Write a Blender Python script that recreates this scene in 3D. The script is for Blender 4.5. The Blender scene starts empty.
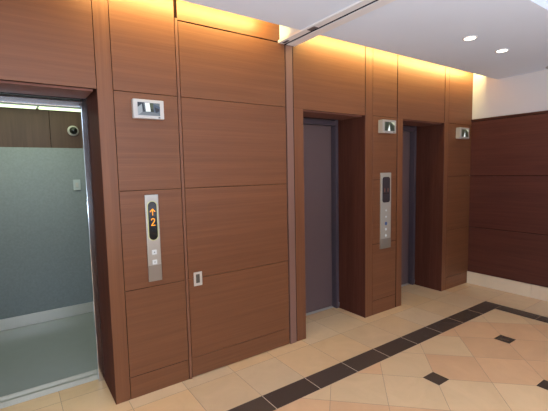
import bpy, bmesh, math, random
from mathutils import Matrix, Vector
random.seed(7)
scn = bpy.context.scene
col = scn.collection

# ------------------------------------------------------------------ render look
scn.view_settings.view_transform = 'Standard'
scn.view_settings.look = 'None'
scn.view_settings.exposure = 0.08
scn.view_settings.gamma = 1.0
scn.view_settings.use_curve_mapping = False
try:
    scn.cycles.max_bounces = 10
    scn.cycles.diffuse_bounces = 6
    scn.cycles.sample_clamp_indirect = 6.0
except Exception:
    pass

# ------------------------------------------------------------------ materials
def lin(r, g, b):
    f = lambda c: (c/255/12.92) if c/255 <= 0.04045 else ((c/255+0.055)/1.055)**2.4
    return (f(r), f(g), f(b), 1)

def base_mat(name):
    m = bpy.data.materials.new(name); m.use_nodes = True
    nt = m.node_tree
    return m, nt, nt.nodes['Principled BSDF']

def N(nt, t, **kw):
    n = nt.nodes.new(t)
    for k, v in kw.items():
        setattr(n, k, v)
    return n

def mixcol(nt, fac, a, b, blend='MIX'):
    n = N(nt, 'ShaderNodeMix', data_type='RGBA', blend_type=blend)
    for sock, val in ((n.inputs[0], fac), (n.inputs[6], a), (n.inputs[7], b)):
        if hasattr(val, 'is_linked') or hasattr(val, 'links'):
            nt.links.new(val, sock)
        else:
            sock.default_value = val
    return n.outputs[2]

def simple(name, rgb, rough=0.5, metal=0.0, spec=0.5, noise=0.0, nscale=30):
    m, nt, b = base_mat(name)
    c = lin(*rgb)
    b.inputs['Base Color'].default_value = c
    b.inputs['Roughness'].default_value = rough
    b.inputs['Metallic'].default_value = metal
    b.inputs['Specular IOR Level'].default_value = spec
    if noise:
        tc = N(nt, 'ShaderNodeTexCoord')
        nz = N(nt, 'ShaderNodeTexNoise'); nz.inputs['Scale'].default_value = nscale
        nz.inputs['Detail'].default_value = 4
        nt.links.new(tc.outputs['Object'], nz.inputs['Vector'])
        d = tuple(x*(1-noise) for x in c[:3]) + (1,)
        l = tuple(min(1, x*(1+noise)) for x in c[:3]) + (1,)
        nt.links.new(mixcol(nt, nz.outputs['Fac'], d, l), b.inputs['Base Color'])
    return m

def emit(name, rgb, strength):
    m, nt, b = base_mat(name)
    b.inputs['Base Color'].default_value = lin(*[x*0.5 for x in rgb])
    b.inputs['Emission Color'].default_value = lin(*rgb)
    b.inputs['Emission Strength'].default_value = strength
    b.inputs['Roughness'].default_value = 0.4
    return m

def wood(name, light, dark, scale, rough=0.42, spec=0.35):
    m, nt, b = base_mat(name)
    tc = N(nt, 'ShaderNodeTexCoord')
    mp = N(nt, 'ShaderNodeMapping'); mp.inputs['Scale'].default_value = scale
    nt.links.new(tc.outputs['Object'], mp.inputs['Vector'])
    at = N(nt, 'ShaderNodeAttribute', attribute_name='tint')
    ad = N(nt, 'ShaderNodeVectorMath', operation='ADD')
    mu = N(nt, 'ShaderNodeVectorMath', operation='SCALE'); mu.inputs['Scale'].default_value = 37.0
    nt.links.new(at.outputs['Color'], mu.inputs[0])
    nt.links.new(mp.outputs['Vector'], ad.inputs[0]); nt.links.new(mu.outputs[0], ad.inputs[1])
    n1 = N(nt, 'ShaderNodeTexNoise'); n1.inputs['Scale'].default_value = 1.0
    n1.inputs['Detail'].default_value = 7; n1.inputs['Roughness'].default_value = 0.62
    n1.inputs['Distortion'].default_value = 0.6
    nt.links.new(ad.outputs[0], n1.inputs['Vector'])
    n2 = N(nt, 'ShaderNodeTexNoise'); n2.inputs['Scale'].default_value = 0.28
    n2.inputs['Detail'].default_value = 2
    nt.links.new(ad.outputs[0], n2.inputs['Vector'])
    rp = N(nt, 'ShaderNodeMapRange'); rp.inputs[1].default_value = 0.3; rp.inputs[2].default_value = 0.7
    nt.links.new(n1.outputs['Fac'], rp.inputs[0])
    r2 = N(nt, 'ShaderNodeMapRange'); r2.inputs[1].default_value = 0.3; r2.inputs[2].default_value = 0.7
    nt.links.new(n2.outputs['Fac'], r2.inputs[0])
    c1 = mixcol(nt, rp.outputs[0], lin(*dark), lin(*light))
    c2 = mixcol(nt, r2.outputs[0], (0.9, 0.87, 0.86, 1), (1.08, 1.06, 1.04, 1))
    c3 = mixcol(nt, 1.0, c1, c2, 'MULTIPLY')
    c4 = mixcol(nt, 1.0, c3, at.outputs['Color'], 'MULTIPLY')
    nt.links.new(c4, b.inputs['Base Color'])
    b.inputs['Roughness'].default_value = rough
    b.inputs['Specular IOR Level'].default_value = spec
    bp = N(nt, 'ShaderNodeBump'); bp.inputs['Strength'].default_value = 0.05
    bp.inputs['Distance'].default_value = 0.002
    nt.links.new(n1.outputs['Fac'], bp.inputs['Height'])
    nt.links.new(bp.outputs['Normal'], b.inputs['Normal'])
    return m

def stone(name, rgb, rough, vein, vscale, spec=0.5, vein_rgb=None):
    m, nt, b = base_mat(name)
    tc = N(nt, 'ShaderNodeTexCoord')
    at = N(nt, 'ShaderNodeAttribute', attribute_name='tint')
    mu = N(nt, 'ShaderNodeVectorMath', operation='SCALE'); mu.inputs['Scale'].default_value = 51.0
    ad = N(nt, 'ShaderNodeVectorMath', operation='ADD')
    nt.links.new(at.outputs['Color'], mu.inputs[0])
    nt.links.new(tc.outputs['Object'], ad.inputs[0]); nt.links.new(mu.outputs[0], ad.inputs[1])
    n1 = N(nt, 'ShaderNodeTexNoise'); n1.inputs['Scale'].default_value = vscale
    n1.inputs['Detail'].default_value = 8; n1.inputs['Roughness'].default_value = 0.65
    n1.inputs['Distortion'].default_value = 1.2
    nt.links.new(ad.outputs[0], n1.inputs['Vector'])
    c = lin(*rgb)
    if vein_rgb:
        rp = N(nt, 'ShaderNodeMapRange'); rp.inputs[1].default_value = 0.6; rp.inputs[2].default_value = 0.8
        nt.links.new(n1.outputs['Fac'], rp.inputs[0])
        cc = mixcol(nt, rp.outputs[0], c, lin(*vein_rgb))
    else:
        rp = N(nt, 'ShaderNodeMapRange'); rp.inputs[1].default_value = 0.3; rp.inputs[2].default_value = 0.7
        nt.links.new(n1.outputs['Fac'], rp.inputs[0])
        cc = mixcol(nt, rp.outputs[0], tuple(x*(1-vein) for x in c[:3])+(1,), tuple(min(1, x*(1+vein)) for x in c[:3])+(1,))
    c4 = mixcol(nt, 1.0, cc, at.outputs['Color'], 'MULTIPLY')
    nt.links.new(c4, b.inputs['Base Color'])
    b.inputs['Roughness'].default_value = rough
    b.inputs['Specular IOR Level'].default_value = spec
    return m

def brushed(name, rgb, rough, scale=(2, 2, 300)):
    m, nt, b = base_mat(name)
    tc = N(nt, 'ShaderNodeTexCoord')
    mp = N(nt, 'ShaderNodeMapping'); mp.inputs['Scale'].default_value = scale
    nt.links.new(tc.outputs['Object'], mp.inputs['Vector'])
    nz = N(nt, 'ShaderNodeTexNoise'); nz.inputs['Scale'].default_value = 1; nz.inputs['Detail'].default_value = 3
    nt.links.new(mp.outputs['Vector'], nz.inputs['Vector'])
    mr = N(nt, 'ShaderNodeMapRange'); mr.inputs[3].default_value = rough*0.75; mr.inputs[4].default_value = rough*1.3
    nt.links.new(nz.outputs['Fac'], mr.inputs[0]); nt.links.new(mr.outputs[0], b.inputs['Roughness'])
    b.inputs['Base Color'].default_value = lin(*rgb); b.inputs['Metallic'].default_value = 1
    return m

W_L, W_D = (123, 78, 50), (111, 68, 43)
wood_h = wood('wood veneer horizontal grain', W_L, W_D, (2.2, 60, 130))
wood_v = wood('wood veneer vertical grain', W_L, W_D, (130, 60, 2.2))
wood_j = wood('shade-toned veneer lining', (92, 54, 42), (78, 43, 33), (60, 60, 2.0), rough=0.7, spec=0.05)  # veneer darkened to stand in for the weak light inside the recess
wood_s = wood('wood veneer soffit', (124, 80, 66), (108, 68, 56), (1.6, 40, 40), rough=0.6, spec=0.2)
wood_r = wood('wood veneer side panelling', (92, 50, 40), (78, 41, 32), (30, 1.6, 60), rough=0.4)
wood_c = wood('car wall veneer', (92, 66, 56), (78, 55, 46), (40, 40, 2.0), rough=0.5)
wood_strip = wood('light wood edging', (132, 88, 64), (118, 76, 54), (60, 30, 1.6))
gap_mat = simple('dark joint', (40, 22, 15), 0.9, spec=0.1)
plaster = simple('white plaster', (219, 225, 235), 0.85, spec=0.2, noise=0.01, nscale=6)
plaster_wall = simple('white wall plaster', (210, 204, 200), 0.85, spec=0.2, noise=0.01, nscale=6)
rail_white = simple('painted rail', (226, 222, 220), 0.4)
rail_slot = simple('dark slot', (30, 34, 46), 0.7, spec=0.1)
channel = simple('brown painted steel', (128, 92, 78), 0.45, spec=0.4)
tile = stone('beige stone tile', (222, 184, 140), 0.22, 0.055, 3.0)
band_grout = simple('pale grout', (196, 172, 146), 0.8)
band = stone('black marble', (78, 63, 52), 0.26, 0.2, 5.0, vein_rgb=(96, 88, 80))
grout = simple('grout', (138, 112, 86), 0.8)
base_stone = stone('beige stone skirting', (224, 200, 170), 0.28, 0.05, 3.0)
steel = brushed('brushed steel', (182, 178, 170), 0.42)
steel_bright = brushed('polished steel', (214, 216, 218), 0.12, (2, 2, 60))
alu = brushed('aluminium sill', (204, 196, 184), 0.34, (2, 200, 200))
door_steel = simple('painted steel lift door', (104, 84, 82), 0.42, metal=0.0, spec=0.35, noise=0.03, nscale=14)
frame_steel = simple('painted steel frame', (80, 68, 74), 0.42, metal=0.0, spec=0.35)
felt = simple('grey felt padding', (142, 147, 148), 0.95, spec=0.1, noise=0.16, nscale=55)
vinyl = simple('grey green vinyl', (142, 143, 135), 0.30, spec=0.5, noise=0.05, nscale=9)
alu.node_tree.nodes['Principled BSDF'].inputs['Metallic'].default_value = 0.6
kick_steel = brushed('brushed kick plate', (232, 226, 216), 0.38, (2, 2, 60))
kick_steel.node_tree.nodes['Principled BSDF'].inputs['Metallic'].default_value = 0.7
dark = simple('dark shaft', (26, 24, 24), 0.9)
plastic_w = simple('white plastic', (190, 183, 177), 0.45)
steel_satin = brushed('satin steel plate', (178, 170, 156), 0.5)
steel_low = brushed('satin steel lower plate', (146, 136, 124), 0.4)
steel_low.node_tree.nodes['Principled BSDF'].inputs['Metallic'].default_value = 0.5
steel_satin.node_tree.nodes['Principled BSDF'].inputs['Metallic'].default_value = 0.35
plastic_w_dim = simple('dimmed white plastic', (164, 155, 146), 0.5)  # white plastic darkened to stand in for light falling off to the right
plastic_k = simple('black plastic', (14, 13, 14), 0.18)
plastic_g = simple('pale grey plastic', (178, 184, 184), 0.5)
car_light = emit('car light diffuser', (214, 236, 190), 2.2)
down_em = emit('downlight lamp', (255, 244, 222), 5.0)
amber = emit('amber display segments', (255, 150, 24), 1.5)
amber_dim = emit('dim red display segments', (120, 62, 40), 0.5)
bezel_em = emit('lit display rim', (228, 224, 160), 0.5)
btn_white = emit('lit white button', (228, 230, 230), 0.6)
btn_blue = simple('blue button', (84, 106, 150), 0.4)
btn_mark = simple('button mark', (110, 112, 112), 0.5)
scr = {k: emit('screen tone %d' % i, v, 0.8) for i, (k, v) in enumerate({
    'mid': (96, 104, 110), 'light': (150, 156, 160), 'dark': (38, 42, 50), 'deep': (22, 24, 30), 'white': (246, 252, 250),
    'floor': (112, 118, 122), 'green': (74, 80, 58), 'dgreen': (46, 50, 38), 'pale': (196, 200, 176), 'blue': (70, 82, 100)}.items())}

# ------------------------------------------------------------------ mesh builder
class MB:
    def __init__(self):
        self.bm = bmesh.new()
        self.t = self.bm.loops.layers.float_color.new('tint')
        self.mats = []
    def mi(self, m):
        if m not in self.mats: self.mats.append(m)
        return self.mats.index(m)
    def _fin(self, faces, m, tint):
        i = self.mi(m)
        for f in faces:
            f.material_index = i
            for l in f.loops: l[self.t] = tint
    def box(self, x0, x1, y0, y1, z0, z1, m, bev=0.0, tint=(1, 1, 1, 1), seg=2, edge=None):
        n0 = set(self.bm.faces)
        v = [self.bm.verts.new((x, y, z)) for x in (x0, x1) for y in (y0, y1) for z in (z0, z1)]
        q = [(0, 1, 3, 2), (4, 6, 7, 5), (0, 4, 5, 1), (2, 3, 7, 6), (0, 2, 6, 4), (1, 5, 7, 3)]
        fs = [self.bm.faces.new([v[k] for k in f]) for f in q]
        if bev:
            es = list({e for f in fs for e in f.edges})
            bmesh.ops.bevel(self.bm, geom=es, offset=bev, segments=seg, affect='EDGES', profile=0.6)
        new = [f for f in self.bm.faces if f not in n0]
        self._fin(new, m, tint)
        if edge:                   # stained dark panel edges inside the joints
            for f in new:
                f.normal_update()
                if abs(f.normal.x) > 0.9 or abs(f.normal.z) > 0.9: f.material_index = self.mi(edge)
    def poly(self, pts, m, tint=(1, 1, 1, 1)):
        f = self.bm.faces.new([self.bm.verts.new(p) for p in pts])
        self._fin([f], m, tint); return f
    def prism(self, pts2, to3, d, m, tint=(1, 1, 1, 1)):
        """outline pts2 -> front face at depth 0 and back face at depth d, joined by sides"""
        a = [self.bm.verts.new(to3(u, v, 0)) for u, v in pts2]
        b = [self.bm.verts.new(to3(u, v, d)) for u, v in pts2]
        fs = [self.bm.faces.new(a), self.bm.faces.new(b[::-1])]
        n = len(a)
        for i in range(n):
            fs.append(self.bm.faces.new([a[i], b[i], b[(i+1) % n], a[(i+1) % n]]))
        self._fin(fs, m, tint)
    def lathe(self, prof, c, axis, m, n=32, tint=(1, 1, 1, 1), cap=True):
        """profile of (radius, height) turned about axis ('z-' down, 'y-' out of the wall)"""
        rings = []
        for r, h in prof:
            ring = []
            for k in range(n):
                a = 2*math.pi*k/n
                if axis == 'z-': p = (c[0]+r*math.cos(a), c[1]+r*math.sin(a), c[2]-h)
                else: p = (c[0]+r*math.cos(a), c[1]-h, c[2]+r*math.sin(a))
                ring.append(self.bm.verts.new(p))
            rings.append(ring)
        fs = []
        for i in range(len(rings)-1):
            for k in range(n):
                fs.append(self.bm.faces.new([rings[i][k], rings[i][(k+1) % n], rings[i+1][(k+1) % n], rings[i+1][k]]))
        if cap:
            fs.append(self.bm.faces.new(rings[-1])); fs.append(self.bm.faces.new(rings[0][::-1]))
        self._fin(fs, m, tint)
        for f in fs: f.smooth = len(f.verts) == 4
    def build(self, name, parent=None, loc=(0, 0, 0)):
        bmesh.ops.recalc_face_normals(self.bm, faces=self.bm.faces)
        me = bpy.data.meshes.new(name); 
        if loc != (0, 0, 0):
            bmesh.ops.translate(self.bm, verts=self.bm.verts, vec=[-c for c in loc])
        self.bm.to_mesh(me); self.bm.free()
        for m in self.mats: me.materials.append(m)
        o = bpy.data.objects.new(name, me); col.objects.link(o)
        o.location = loc
        if parent is not None:
            o.parent = parent
        return o

def empty(name, loc):
    o = bpy.data.objects.new(name, None); o.location = loc; o.empty_display_size = 0.05
    col.objects.link(o); return o
def tag(o, label, cat, group=None):
    o['label'] = label; o['category'] = cat
    if group: o['group'] = group
    return o
def struct(o, label=None):
    o['kind'] = 'structure'
    if label: o['label'] = label
    return o
def tn(a=0.05):
    k = 1 + random.uniform(-a, a)
    return (k, k*random.uniform(0.985, 1.015), k*random.uniform(0.98, 1.02), 1)
def bq(name, parent, origin, x0, x1, y0, y1, z0, z1, m, bev=0.0, tint=(1, 1, 1, 1)):
    """one box as a part of an Empty that stands at origin (coordinates are world coordinates)"""
    b = MB(); ox, oy, oz = origin
    b.box(x0-ox, x1-ox, y0-oy, y1-oy, z0-oz, z1-oz, m, bev, tint)
    return b.build(name, parent)

# ------------------------------------------------------------------ key sizes (metres)
ZO = 2.10            # height of the lift openings
ZC = 2.631           # ceiling
ZT = 2.96            # top of the light cove
XR = 4.092           # right wall
SEAMS = [0.157, 0.770, 1.450, 2.103]
OPEN = [(-1.242, -0.437), (1.240, 2.045), (2.649, 3.455)]
YJ = 0.385           # depth of the wood lined recess
YD = 0.435           # plane of the lift doors

# ------------------------------------------------------------------ floor
def clip(poly, a, b, c):          # keep a*x + b*y <= c
    out = []
    for i in range(len(poly)):
        p, q = poly[i], poly[(i+1) % len(poly)]
        dp, dq = a*p[0]+b*p[1]-c, a*q[0]+b*q[1]-c
        if dp <= 0: out.append(p)
        if dp*dq < 0:
            t = dp/(dp-dq); out.append((p[0]+t*(q[0]-p[0]), p[1]+t*(q[1]-p[1])))
    return out
def clip_rect(poly, x0, x1, y0, y1):
    for a, b, c in ((1, 0, x1), (-1, 0, -x0), (0, 1, y1), (0, -1, -y0)):
        poly = clip(poly, a, b, c)
        if len(poly) < 3: return []
    return poly
FX0, FY0 = -4.6, -6.2
fl = MB()
fl.box(FX0, XR+0.05, FY0, 0.431, -0.08, -0.0015, grout)
G = 0.0013
def addtile(x0, x1, y0, y1, m, tint, z=0.0):
    if x1-x0 < 0.01 or y1-y0 < 0.01: return
    e = 0.0028 if m == band else G
    fl.poly([(x0+e, y0+G, z), (x1-e, y0+G, z), (x1-e, y1-G, z), (x0+e, y1-G, z)], m, tint)
BX, BY = 3.53, -0.508             # outer edges of the dark band
BW = 0.182
PX = 0.385
xs = [0.415 + PX*k for k in range(-14, 9)]
xs = [x for x in xs if x < BX-0.05]
def creamtint():
    k = random.uniform(0.93, 1.05); p = random.uniform(-0.10, 0.12)
    return (k*(1+p*0.3), k*(1-p*0.2), k*(1-p*0.9), 1)
# rows between the wall and the band
cols = [FX0] + [x for x in xs if x > FX0] + [BX, 3.92, XR+0.03]
for i in range(len(cols)-1):
    for y0, y1 in ((BY, -0.115), (-0.115, 0.27), (0.27, 0.43)):
        addtile(cols[i], cols[i+1], y0, y1, tile, creamtint())
# strip between band and right wall
y = BY
while y > FY0:
    addtile(BX, XR+0.03, max(FY0, y-PX), y, tile, creamtint()); y -= PX
fl.poly([(FX0, BY-BW+0.002, -0.0007), (BX-0.002, BY-BW+0.002, -0.0007), (BX-0.002, BY-0.002, -0.0007), (FX0, BY-0.002, -0.0007)], band_grout)
# dark band along the lifts and along the right wall
bcols = [FX0] + [x for x in xs if x > FX0] + [BX]
for i in range(len(bcols)-1):
    addtile(bcols[i], bcols[i+1], BY-BW, BY, band, tn(0.12))
y = BY-BW
while y > FY0:
    addtile(BX-BW+0.012, BX, max(FY0, y-PX), y, band, tn(0.12)); y -= PX
# diagonal field with small dark squares
U0, V0, P = 2.675, 0.470, 0.543
for m_ in range(-16, 16):
    for n_ in range(-16, 16):
        u0, u1 = U0+P*m_+G*1.4, U0+P*(m_+1)-G*1.4
        v0, v1 = V0+P*n_+G*1.4, V0+P*(n_+1)-G*1.4
        pts = [((u+v)/2, (v-u)/2) for u, v in ((u0, v0), (u1, v0), (u1, v1), (u0, v1))]
        pts = clip_rect(pts, FX0, BX-BW+0.012-G, FY0, BY-BW-G)
        if len(pts) < 3: continue
        pink = (n_ % 2 == 0)
        if random.random() < 0.1: pink = not pink
        k = random.uniform(0.96, 1.04)
        t = (k*0.98, k*0.86, k*0.80, 1) if pink else (k*1.0, k*1.0, k*0.98, 1)
        fl.poly([(a, b, 0.0) for a, b in pts], tile, t)
for m_ in range(-8, 8):
    for n_ in range(-8, 8):
        u, v = U0+2*P*m_, V0+2*P*n_
        cx, cy = (u+v)/2, (v-u)/2
        if cx > BX-BW-0.1 or cx < FX0+0.1 or cy > BY-BW-0.1 or cy < FY0+0.1: continue
        h = 0.066
        fl.poly([(cx-h, cy-h, 0.0007), (cx+h, cy-h, 0.0007), (cx+h, cy+h, 0.0007), (cx-h, cy+h, 0.0007)], band, tn(0.1))
struct(fl.build('floor'))

# ------------------------------------------------------------------ wood wall with the lifts
wb = MB()
T = 0.022                          # panel thickness
g = 0.0017                         # half joint
def panel(x0, x1, z0, z1, m=wood_h, a=0.045, gl=0, gr=0):
    wb.box(x0+g+gl, x1-g-gr, 0.0, T, z0+g, z1-g, m, 0.0012, tn(a), 1, edge=gap_mat)
def stack(x0, x1, top=ZT, a=0.045):
    zs = [0.0] + SEAMS + [top]
    for i in range(len(zs)-1): panel(x0, x1, zs[i], zs[i+1], a=a)
# backing core (gaps show as dark joints)
for x0, x1 in ((FX0, OPEN[0][0]), (OPEN[0][1], OPEN[1][0]), (OPEN[1][1], OPEN[2][0]), (OPEN[2][1], XR)):
    wb.box(x0+(0.021 if x0 > FX0 else 0), x1-(0.021 if x1 < XR else 0), T-0.004, 0.16, 0.0, ZT, gap_mat)
for x0, x1 in OPEN:
    wb.box(x0-0.03, x1+0.03, T-0.003, 0.158, ZO+0.036, ZT, gap_mat)
    wb.box(x0, x1, T-0.003, T+0.003, ZO+0.002, ZO+0.04, gap_mat)
# unseen shaft walls behind the entrances keep daylight out
wb.box(-0.06, XR+0.1, 0.52, 0.56, 0.0, ZT, dark)
wb.box(-0.085, -0.06, 0.165, 2.12, 0.0, ZT, dark)
wb.box(-1.645, -1.62, 0.165, 2.12, 0.0, ZT, dark)
wb.box(-1.645, -0.06, 2.10, 2.12, 0.0, ZT, dark)
wb.box(-1.645, -0.06, 0.165, 2.12, ZT-0.02, ZT, dark)
wb.box(-1.645, -0.06, 0.60, 2.12, -0.30, -0.27, dark)
wb.box(-0.06, XR+0.1, 0.005, 0.56, ZT+0.001, ZT+0.02, dark)
wb.box(FX0, -1.645, 0.14, 0.165, 0.0, ZT, dark)
stack(FX0, -1.9); stack(-1.9, -1.36); panel(-1.36, OPEN[0][0], 0, ZT, wood_v)
panel(OPEN[0][0], OPEN[0][1], ZO, ZT)
panel(OPEN[0][1], -0.340, 0, ZT, wood_v)
stack(-0.340, 0.090, a=0.03)
panel(0.110, 1.128, 2.630, ZT)                       # over the fire door
panel(1.132, OPEN[1][0], 0, ZO, wood_v); panel(1.132, OPEN[1][1], ZO-2*g, ZT, wood_h, gr=0.0045)
panel(OPEN[1][1], 2.155, 0, ZT, wood_v, 0.02)
stack(2.155-2*g+0.003, 2.545, a=0.03)
panel(2.545, OPEN[2][0], 0, ZO, wood_v, gl=0.008); panel(2.545, OPEN[2][1], ZO-2*g, ZT, wood_h, gl=0.008, gr=0.006)
panel(OPEN[2][1], 3.545, 0, ZT, wood_v, 0.02)
stack(3.545-2*g+0.003, XR, a=0.03)
struct(wb.build('wall_back'))

# ------------------------------------------------------------------ right wall, added light-blocking wall at the rear
wr = MB()
wr.box(XR, XR+0.12, FY0, 0.56, 0.0, ZT, plaster_wall)
struct(wr.build('wall_right'))
wp = MB()
zs = [0.155, 0.767, 1.446, 2.150]
ysegs = [-0.001, -2.4, -4.8, FY0]
for i in range(3):
    for k in range(3):
        wp.box(XR-0.020, XR-0.002, ysegs[k+1]+0.002, ysegs[k]-0.002, zs[i]+0.004, zs[i+1]-0.004, wood_r, 0.0015, tn(0.05), 1)
wp.box(XR-0.012, XR-0.001, FY0, -0.001, 0.15, 2.152, gap_mat)
struct(wp.build('trim_1'), 'dark reddish wood panelling on the right wall')
tc = MB(); tc.box(XR-0.030, XR-0.001, FY0, -0.001, 2.152, 2.176, wood_r, 0.002, (0.75, 0.72, 0.72, 1))
struct(tc.build('trim_2'), 'thin dark wood rail capping the panelling')
bs = MB()
y = -0.001
while y > FY0:
    bs.box(XR-0.034, XR-0.001, max(FY0, y-0.77), y, 0.0, 0.158, base_stone, 0.002, tn(0.03)); y -= 0.772
struct(bs.build('baseboard_right'))

wf = MB()
wf.box(0.6, XR, FY0-0.12, FY0, 0.0, ZT, plaster_wall)  # unseen wall added to keep light off the right side
for k in range(3):
    wf.box(0.6+k*1.16+0.003, 0.6+(k+1)*1.16-0.003, FY0, FY0+0.02, 0.0, 2.62, wood_v, 0.0015, tn(0.05), 1)
struct(wf.build('wall_light_block'))

# ------------------------------------------------------------------ ceiling with its light cove and coffer
ce = MB()
YC = -0.300
CX0, CX1, CY1 = -2.0, 3.3, -1.495
ce.box(FX0, XR, CY1, YC, ZC, ZC+0.055, plaster, 0.0)
ce.box(FX0, CX0, FY0, CY1, ZC, ZC+0.055, plaster)
ce.box(CX1, XR, FY0, CY1, ZC, ZC+0.055, plaster)
ce.box(CX0-0.05, CX1+0.05, FY0, CY1+0.05, ZC+0.05, ZC+0.10, plaster)
ce.box(FX0, XR, YC-0.30, 0.0, ZT, ZT+0.05, plaster)                 # lid of the cove
ce.box(FX0, XR, YC-0.32, YC-0.28, ZC+0.05, ZT, plaster)             # back of the cove
ce.box(0.995, 1.185, YC, -0.001, ZC+0.012, ZT, plaster)             # end block at the rail
ce.box(0.985, 1.185, YC-0.29, YC, ZC+0.055, ZT, plaster)
struct(ce.build('ceiling'))

rl = empty('ceiling_rail', (1.07, -0.02, ZC))
tag(rl, 'long white metal guide rail with dark slot across ceiling above the fire door edge', 'rail')
o = (1.07, -0.02, ZC)
bq('rail_flange', rl, o, 0.976, 1.038, CY1+0.004, -0.002, ZC-0.012, ZC+0.010, rail_white, 0.002)
bq('rail_flange', rl, o, 1.066, 1.150, CY1+0.004, -0.002, ZC-0.012, ZC+0.010, rail_white, 0.002)
bq('rail_slot', rl, o, 1.034, 1.070, CY1+0.006, -0.004, ZC-0.006, ZC+0.009, rail_slot)
bq('catch', rl, o, 0.990, 1.030, -0.44, -0.36, ZC-0.016, ZC-0.006, simple('grey catch', (92, 88, 90), 0.5), 0.002)
bq('catch', rl, o, 1.000, 1.024, -0.10, -0.03, ZC-0.016, ZC-0.006, simple('grey catch end', (70, 66, 70), 0.5), 0.002)

# ------------------------------------------------------------------ lift entrances
def entrance(idx, x0, x1, closed, label):
    o = (x0, 0.0, 0.0)
    d = empty('door_%d' % idx, o); struct(d, label)
    def q(name, *a, **k): return bq(name, d, o, *a, **k)
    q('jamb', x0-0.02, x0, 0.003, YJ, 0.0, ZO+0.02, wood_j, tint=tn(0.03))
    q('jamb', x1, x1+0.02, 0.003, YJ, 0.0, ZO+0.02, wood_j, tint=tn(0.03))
    q('soffit', x0+0.001, x1-0.020, 0.026, YJ-0.075, ZO-0.012, ZO+0.012, wood_s, bev=0.001)
    q('soffit_reveal', x0, x1, 0.003, YJ+0.2, ZO+0.022, ZO+0.034, gap_mat)
    f = MB()
    wq = 0.040
    for a, b in ((x0, x0+wq), (x1-wq, x1)):
        f.box(a-o[0], b-o[0], YJ, YJ+0.072, 0.0, ZO+0.02, frame_steel if closed else steel_bright, 0.003)
    f.box(x0+wq-o[0]-0.002, x1-wq-o[0]+0.002, YJ, YJ+0.072, ZO-0.062, ZO-0.016, frame_steel if closed else steel_bright, 0.003)
    f.build('frame', d)
    s = MB()
    s.box(-0.001, x1-x0+0.001, YD-0.004, YD+0.093, -0.05, 0.004, alu, 0.001)
    for k in range(4):
        yy = YD+0.008+0.016*k
        s.box(0.0, x1-x0, yy, yy+0.004, 0.004, 0.0065, alu)
    s.build('sill', d)
    if closed:
        p = MB(); p.box(wq-0.02, x1-x0-wq+0.02, YD+0.030, YD+0.060, 0.008, ZO+0.01, door_steel, 0.002); p.build('door_panel', d)
    else:
        p = MB(); p.box(x1-x0-0.02, x1-x0+0.5, YD+0.040, YD+0.066, 0.008, ZO, steel, 0.002)
        p.build('door_panel', d)
    # header and side walls of the shaft behind
    b = MB()
    b.box(-0.55, -0.02, 0.165, YJ+0.06, 0.0, 2.9, dark) if idx == 1 else None
    b.box(-0.3, x1-x0+0.3, YJ+0.074, YJ+0.10, ZO+0.02, 2.9, dark)
    b.build('shaft_lining', d)
    return d
entrance(1, *OPEN[0], False, 'open lift entrance with polished steel frame and wood lined jambs')
entrance(2, *OPEN[1], True, 'closed dull purple grey lift door nearer the fire door')
entrance(3, *OPEN[2], True, 'closed dull purple grey lift door nearest the dark panelled wall')

# ------------------------------------------------------------------ lift car standing open
CXA, CXB, CYA, CYB, CZ = -1.56, -0.13, 0.535, 2.03, 2.255
co = (-0.84, 1.3, 0.0)
car = empty('elevator_car', co)
tag(car, 'open lift car with felt-lined back wall and grey green vinyl floor', 'elevator')
def cq(name, *a, **k): return bq(name, car, co, *a, **k)
cq('car_floor', CXA, CXB, CYA+0.06, CYB, -0.06, 0.0, vinyl)
s = MB()
s.box(OPEN[0][0]-co[0], OPEN[0][1]+0.01-co[0], CYA-0.003-co[1], CYA+0.058-co[1], -0.05, 0.004, alu, 0.001)
for k in range(3):
    yy = CYA+0.008+0.016*k-co[1]
    s.box(OPEN[0][0]-co[0], OPEN[0][1]-co[0], yy, yy+0.004, 0.004, 0.0065, alu)
s.build('car_sill', car)
b = MB()
for a, c in ((CXA, -1.09), (-1.086, -0.543), (-0.539, CXB)):
    b.box(a-co[0], c-co[0], CYB-co[1], CYB+0.03-co[1], 0.0, CZ, wood_c, 0.0015, tn(0.05))
b.build('back_wall', car)
b = MB()
b.box(CXA+0.02-co[0], CXB-0.02-co[0], CYB-0.014-co[1], CYB-co[1], 0.12, 1.855, felt, 0.004)
b.build('wall_padding', car)
cq('kick_plate', CXA+0.01, CXB-0.01, CYB-0.020, CYB-0.001, 0.002, 0.118, kick_steel, bev=0.002)
for xa, xb in ((CXA-0.03, CXA), (CXB, CXB+0.03)):
    w_ = cq('side_wall', xa, xb, CYA+0.06, CYB+0.03, 0.0, CZ, wood_c)
    xin = (xb, xb+0.014) if xa < -1 else (xa-0.014, xa)
    bq('wall_padding', car, co, xin[0], xin[1], CYA+0.16, CYB-0.02, 0.12, 1.855, felt, 0.004)
cq('front_panel', OPEN[0][1]-0.002, CXB, CYA+0.005, CYA+0.06, 0.0, CZ, steel)
cq('front_panel', CXA, OPEN[0][0]+0.002, CYA+0.005, CYA+0.06, 0.0, CZ, steel)
cq('transom', CXA, CXB, CYA+0.005, CYA+0.06, ZO-0.01, CZ+0.02, steel)
cq('car_ceiling', CXA, CXB, CYA, CYB+0.03, CZ, CZ+0.03, simple('car ceiling white', (200, 202, 196), 0.6))
for xa, xb in ((-1.42, -1.055), (-1.035, -0.657), (-0.632, -0.215)):
    f = MB(); f.box(xa-co[0], xb-co[0], 1.20-co[1], 1.985-co[1], CZ-0.012, CZ+0.001, car_light, 0.002)
    f.build('light_panel', car)

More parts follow.
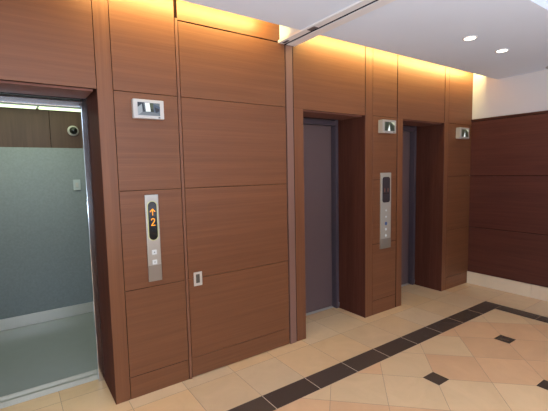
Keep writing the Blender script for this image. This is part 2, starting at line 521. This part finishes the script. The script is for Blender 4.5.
d = empty('security_camera', (-0.325, CYB, 2.041))
tag(d, 'small white dome security camera with black lens on the lift car back wall', 'camera')
b = MB(); b.lathe([(0.054, -0.0), (0.056, 0.012), (0.050, 0.026), (0.040, 0.038)], (0, 0, 0), 'y-', plastic_w); b.build('housing', d)
b = MB(); b.lathe([(0.040, 0.036), (0.036, 0.052), (0.024, 0.072), (0.004, 0.078)], (0, 0, 0), 'y-', plastic_k); b.build('lens_dome', d)
d = empty('switch_plate', (-0.325, CYB-0.014, 1.455))
tag(d, 'small pale grey plate fixed to the felt padding inside the lift car', 'switch')
b = MB(); b.box(-0.036, 0.036, -0.012, 0, -0.058, 0.058, plastic_g, 0.004); b.build('plate', d)
b = MB(); b.box(-0.014, 0.014, -0.018, -0.011, -0.026, 0.026, plastic_w, 0.003); b.build('rocker', d)

# ------------------------------------------------------------------ fire door flush in the wood wall
o = (0.110, 0.0, 0.0)
fd = empty('door_4', o); struct(fd, 'tall wood veneered fire door flush with the wall, steel pull at its left edge')
lf = MB()
zs = [0.008] + SEAMS[:3] + [SEAMS[3]] + [2.626]
for i in range(5):
    lf.box(0.006, 1.044-o[0], 0.0, T, zs[i]+(g if i else 0), zs[i+1]-g, wood_h, 0.0015, tn(0.03), 1)
lf.box(0.006, 1.044-o[0], T-0.004, 0.055, 0.008, 2.626, gap_mat)
lf.build('door_leaf', fd)
b = MB()
b.box(0.090+0.002-o[0], 0.110+0.001-o[0], -0.004, 0.03, 0.0, 2.640, wood_strip, 0.0015)
b.build('frame', fd)
b = MB()
b.box(1.056-o[0], 1.126-o[0], -0.002, 0.03, 0.0, 2.618, channel, 0.002)
b.build('guide_channel', fd)
h = MB()
hx0, hx1, hz0, hz1 = 0.156-o[0], 0.222-o[0], 0.712, 0.816
for a in ((hx0, hx0+0.016, hz0, hz1), (hx1-0.018, hx1, hz0, hz1), (hx0+0.016, hx1-0.018, hz1-0.016, hz1), (hx0+0.016, hx1-0.018, hz0, hz0+0.02)):
    h.box(a[0], a[1], -0.005, 0.0, a[2], a[3], simple('satin pull plate', (206, 196, 182), 0.4, metal=0.3), 0.0)
h.box(hx0+0.014, hx1-0.016, -0.0015, 0.0, hz0+0.018, hz1-0.014, simple('recess of pull', (84, 76, 64), 0.5))
hh = h.build('handle', fd); hh['label'] = 'satin steel recessed pull'

# ------------------------------------------------------------------ CCTV monitors over the call panels
def monitor(xc, zc, w, h, dep, kind, label):
    m = empty('monitor', (xc, 0.0, zc)); tag(m, label, 'monitor', None)
    b = MB(); b.box(-w/2, w/2, -dep, 0.001, -h/2, h/2, plastic_w if kind == 1 else plastic_w_dim, 0.006); b.build('housing', m)
    y = -dep-0.0012
    sx, sz = w*0.36, h*0.335
    def P(pts, mat, k):
        s.poly([(u*sx, y-0.0002*k, v*sz) for u, v in pts], mat)
    s = MB()
    s.box(-sx, sx, -dep-0.001, -dep+0.004, -sz, sz, scr['mid'] if kind == 1 else scr['green'])
    if kind == 1:
        P([(-1, -1), (1, -1), (.75, -.55), (-.6, -.5)], scr['floor'], 1)
        P([(-1, -1), (-.6, -.5), (-.62, .75), (-1, .2)], scr['light'], 2)
        P([(-1, .2), (-.62, .75), (-.4, 1), (-1, 1)], scr['dark'], 2)
        P([(-.62, .75), (-.5, .95), (-.36, -.4), (-.52, -.5)], scr['dark'], 3)
        P([(-.36, .95), (.06, .95), (.14, -.38), (-.28, -.42)], scr['white'], 4)
        P([(.06, .95), (.4, .95), (.42, -.45), (.14, -.38)], scr['green'], 3)
        P([(.16, .1), (.4, .0), (.42, -.45), (.14, -.38)], scr['dgreen'], 5)
        P([(.42, .8), (1, .45), (1, -.2), (.7, -.62), (.42, -.3)], scr['blue'], 5)
        P([(.5, .35), (.95, .1), (.9, -.25), (.6, -.5)], scr['dark'], 6)
    else:
        P([(-1, -1), (-.7, 1), (-.2, 1), (-.5, -1)], scr['dgreen'], 1)
        P([(-.42, -1), (-.05, .45), (.12, -1)], scr['white'], 3)
        P([(.12, -1), (.0, .55), (.45, .6), (1, -.6), (1, -1)], scr['dgreen'], 2)
        P([(.25, 1), (1, 1), (1, .25)], scr['pale'], 3)
    s.build('screen', m)
    b = MB(); b.box(w*0.30, w*0.36, y, -dep, -h*0.45, -h*0.40, plastic_k); b.build('indicator', m)
    return m
monitor(-0.128, 1.993, 0.206, 0.126, 0.040, 1, 'white framed monitor showing a lift interior beside the open lift')
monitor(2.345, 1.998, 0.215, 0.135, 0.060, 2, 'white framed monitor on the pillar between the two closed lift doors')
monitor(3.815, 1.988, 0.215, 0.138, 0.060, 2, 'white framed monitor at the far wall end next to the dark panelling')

# ------------------------------------------------------------------ call panels
def pill(w, h, r=None, n=10):
    r = r if r else w/2
    pts = []
    for cx, cz, a0 in ((w/2-r, h/2-r, 0), (-w/2+r, h/2-r, 90), (-w/2+r, -h/2+r, 180), (w/2-r, -h/2+r, 270)):
        for k in range(n+1):
            a = math.radians(a0+90*k/n); pts.append((cx+r*math.cos(a), cz+r*math.sin(a)))
    out = []
    for p in pts:
        if not out or (abs(p[0]-out[-1][0])+abs(p[1]-out[-1][1])) > 1e-6: out.append(p)
    if abs(out[0][0]-out[-1][0])+abs(out[0][1]-out[-1][1]) < 1e-6: out.pop()
    return out
def stroke(b, pts, wd, y, m):
    """a painted line of width wd through pts in the wall plane"""
    for i in range(len(pts)-1):
        (a0, c0), (a1, c1) = pts[i], pts[i+1]
        L = math.hypot(a1-a0, c1-c0); ux, uz = (a1-a0)/L, (c1-c0)/L
        nx, nz = -uz*wd/2, ux*wd/2
        a0 -= ux*wd*.3; c0 -= uz*wd*.3; a1 += ux*wd*.3; c1 += uz*wd*.3
        b.poly([(a0+nx, y-1e-5*i, c0+nz), (a1+nx, y-1e-5*i, c1+nz), (a1-nx, y-1e-5*i, c1-nz), (a0-nx, y-1e-5*i, c0-nz)], m)
# panel by the open lift
o = (-0.1315, 0.0, 1.113)
cp = empty('call_panel', o); tag(cp, 'slim steel call panel showing an amber arrow and 2 beside the open lift', 'call panel')
D = 0.012
b = MB(); b.box(-0.0465, 0.0465, -D, 0, -0.304, 0.304, steel, 0.003); b.build('faceplate', cp)
b = MB(); b.box(-0.0465, 0.0465, -D-0.0008, -D+0.003, -0.303, -0.190, steel_low, 0.0006); b.build('lower_plate', cp)
wz = 1.236-o[2]
b = MB(); b.prism(pill(0.071, 0.278), lambda u, v, d: (u, -D-0.002+d, v+wz), 0.004, bezel_em); b.build('bezel', cp)
b = MB(); b.prism(pill(0.060, 0.268), lambda u, v, d: (u, -D-0.004+d, v+wz), 0.004, plastic_k); w1 = b.build('display_window', cp)
yy = -D-0.0050
b = MB(); az = 1.298-o[2]
stroke(b, [(0, az-0.022), (0, az+0.018)], 0.006, yy, amber)
stroke(b, [(-0.016, az+0.002), (0, az+0.020), (0.016, az+0.002)], 0.006, yy-3e-5, amber)
b.build('arrow', w1)
b = MB(); nz_ = 1.227-o[2]
stroke(b, [(-0.011, nz_+0.016), (-0.008, nz_+0.022), (0.0, nz_+0.025), (0.008, nz_+0.022), (0.011, nz_+0.014), (0.008, nz_+0.004), (-0.011, nz_-0.022), (0.013, nz_-0.022)], 0.006, yy, amber)
b.build('floor_number', w1)
for zc_, up in ((1.015, 1), (0.945, -1)):
    z = zc_-o[2]
    b = MB(); b.box(-0.016, 0.016, -D-0.004, -D+0.002, z-0.016, z+0.016, btn_white, 0.002); bt = b.build('button', cp)
    b = MB(); b.poly([(-0.006, -D-0.0045, z-0.004*up), (0.006, -D-0.0045, z-0.004*up), (0.0, -D-0.0045, z+0.006*up)], btn_mark); b.build('button_mark', bt)
# panel between the closed lifts
o = (2.353, 0.0, 1.113)
cp = empty('call_panel', o); tag(cp, 'wide steel call panel with dark display on the pillar between the closed lifts', 'call panel')
D = 0.014
b = MB(); b.box(-0.083, 0.083, -D, 0, -0.406, 0.406, steel_satin, 0.003); b.build('faceplate', cp)
b = MB(); b.box(-0.083, 0.083, -D-0.0008, -D+0.003, -0.405, -0.298, steel_low, 0.0006); b.build('lower_plate', cp)
wz = 1.340-o[2]
b = MB(); b.prism(pill(0.122, 0.272, 0.03), lambda u, v, d: (u, -D-0.003+d, v+wz), 0.004, simple('smoked display', (58, 52, 54), 0.25)); w1 = b.build('display_window', cp)
for ux in (-0.026, 0.026):
    b = MB(); yy = -D-0.004
    stroke(b, [(ux, wz-0.020), (ux, wz+0.012)], 0.012, yy, amber_dim)
    b.build('indicator', w1)
b = MB(); b.box(-0.056, 0.056, -D-0.0040, -D-0.0030, wz-0.042, wz-0.036, gap_mat); b.build('divider', w1)
for i, zc_ in enumerate((1.12, 1.05, 0.977, 0.915, 0.848)):
    z = zc_-o[2]
    b = MB()
    r = 0.019 if i == 2 else (0.009 if i < 2 else 0.013)
    b.lathe([(r, -0.002), (r, 0.003), (r*0.8, 0.005)], (0, -D, z), 'y-', btn_blue if i == 2 else btn_white, 20)
    bt = b.build('button', cp)
    if i == 2: bt['label'] = 'blue button'

# ------------------------------------------------------------------ ceiling fittings
def downlight(x, y, label):
    d = empty('downlight', (x, y, ZC)); tag(d, label, 'ceiling light', 'round recessed lights in the ceiling')
    b = MB(); b.lathe([(0.058, -0.001), (0.058, 0.003), (0.053, 0.006), (0.045, 0.004)], (0, 0, 0), 'z-', rail_white, 36); b.build('trim_ring', d)
    b = MB(); b.lathe([(0.044, 0.002), (0.044, 0.005), (0.03, 0.008), (0.004, 0.009)], (0, 0, 0), 'z-', down_em, 36); b.build('lamp', d)
downlight(2.295, -0.907, 'round recessed ceiling light nearer the ceiling rail')
downlight(2.896, -0.888, 'round recessed ceiling light nearer the dark panelled wall')
d = empty('ceiling_vent', (4.0, -0.93, ZC)); tag(d, 'small pale round vent in the ceiling close to the right wall', 'vent')
vm = simple('vent grey', (176, 170, 164), 0.6); vk = simple('vent slot', (110, 104, 100), 0.8)
b = MB(); b.lathe([(0.080, -0.001), (0.080, 0.006), (0.070, 0.012), (0.064, 0.006), (0.058, 0.006)], (0, 0, 0), 'z-', vm, 36); b.build('frame', d)
b = MB()
for r in (0.045, 0.025): b.lathe([(r, 0.004), (r, 0.010), (r-0.012, 0.010), (r-0.012, 0.004)], (0, 0, 0), 'z-', vk, 32)
b.build('louvre', d)

# ------------------------------------------------------------------ light
def area(name, loc, rot, sx, sy, power, rgb, spread=math.pi):
    l = bpy.data.lights.new(name, 'AREA'); l.shape = 'RECTANGLE'; l.size = sx; l.size_y = sy
    l.energy = power; l.color = rgb; l.spread = spread
    o = bpy.data.objects.new(name, l); o.location = loc; o.rotation_euler = rot; col.objects.link(o)
    return o
WARM = (1.0, 0.82, 0.31)
def cove(x0, x1, power):
    # fluorescent tubes lying behind the ceiling edge, washing the top of the wood wall
    area('cove_tube', ((x0+x1)/2, -0.165, ZC+0.155), (math.radians(84), 0, 0), x1-x0, 0.03, power*(x1-x0), WARM)
cove(1.22, XR-0.006, 11.5)
cove(-0.50, 0.84, 13)
cove(-3.2, -1.7, 12.5)
area('car_lamp', (-0.84, 1.1, CZ-0.03), (0, 0, 0), 1.1, 0.7, 9, (0.90, 1.0, 0.93))
def spot(x, y, power, rgb=(1.0, 0.93, 0.84), size=105):
    l = bpy.data.lights.new('downlight_beam', 'SPOT'); l.energy = power; l.color = rgb
    l.spot_size = math.radians(size); l.spot_blend = 0.8; l.shadow_soft_size = 0.05
    o = bpy.data.objects.new('downlight_beam', l); o.location = (x, y, ZC-0.015); col.objects.link(o)
for x, y in ((2.295, -0.907), (2.896, -0.888), (-0.4, -0.9), (0.2, -0.9), (-1.6, -0.9), (-1.6, -2.8), (-0.4, -2.8), (0.8, -2.8), (2.0, -2.8), (2.9, -2.8), (-1, -4.4), (1, -4.4), (2.6, -4.4)):
    spot(x, y, 3)

# added unseen fill lights behind the viewer, facing up to brighten the ceiling
area('added_ceiling_fill', (-1.4, -4.4, 0.9), (math.pi, 0, 0), 3.0, 1.0, 470, (0.66, 0.81, 1.0))
area('added_ceiling_fill', (1.6, -5.4, 0.8), (math.pi, 0, 0), 2.4, 1.0, 130, (0.70, 0.83, 1.0))

w = bpy.data.worlds.new('lobby daylight'); scn.world = w; w.use_nodes = True
bg = w.node_tree.nodes['Background']; bg.inputs['Color'].default_value = (0.84, 0.92, 1.0, 1); bg.inputs['Strength'].default_value = 0.95

# ------------------------------------------------------------------ camera
F, YAW, PITCH, ROLL = 378.03, 0.6078896, -0.0910325, -0.0207203
C = Vector((-0.926953, -2.631676, 1.562916))
fwd = Vector((math.sin(YAW)*math.cos(PITCH), math.cos(YAW)*math.cos(PITCH), math.sin(PITCH)))
rt = Vector((math.cos(YAW), -math.sin(YAW), 0)); up = rt.cross(fwd)
r2 = math.cos(ROLL)*rt + math.sin(ROLL)*up
u2 = -math.sin(ROLL)*rt + math.cos(ROLL)*up
M = Matrix(((r2.x, u2.x, -fwd.x, C.x), (r2.y, u2.y, -fwd.y, C.y), (r2.z, u2.z, -fwd.z, C.z), (0, 0, 0, 1)))
cam = bpy.data.cameras.new('camera'); cam.sensor_fit = 'HORIZONTAL'; cam.sensor_width = 36; cam.lens = F*36/548
cam.clip_start = 0.05; cam.clip_end = 100
co_ = bpy.data.objects.new('camera', cam); col.objects.link(co_); co_.matrix_world = M
scn.camera = co_
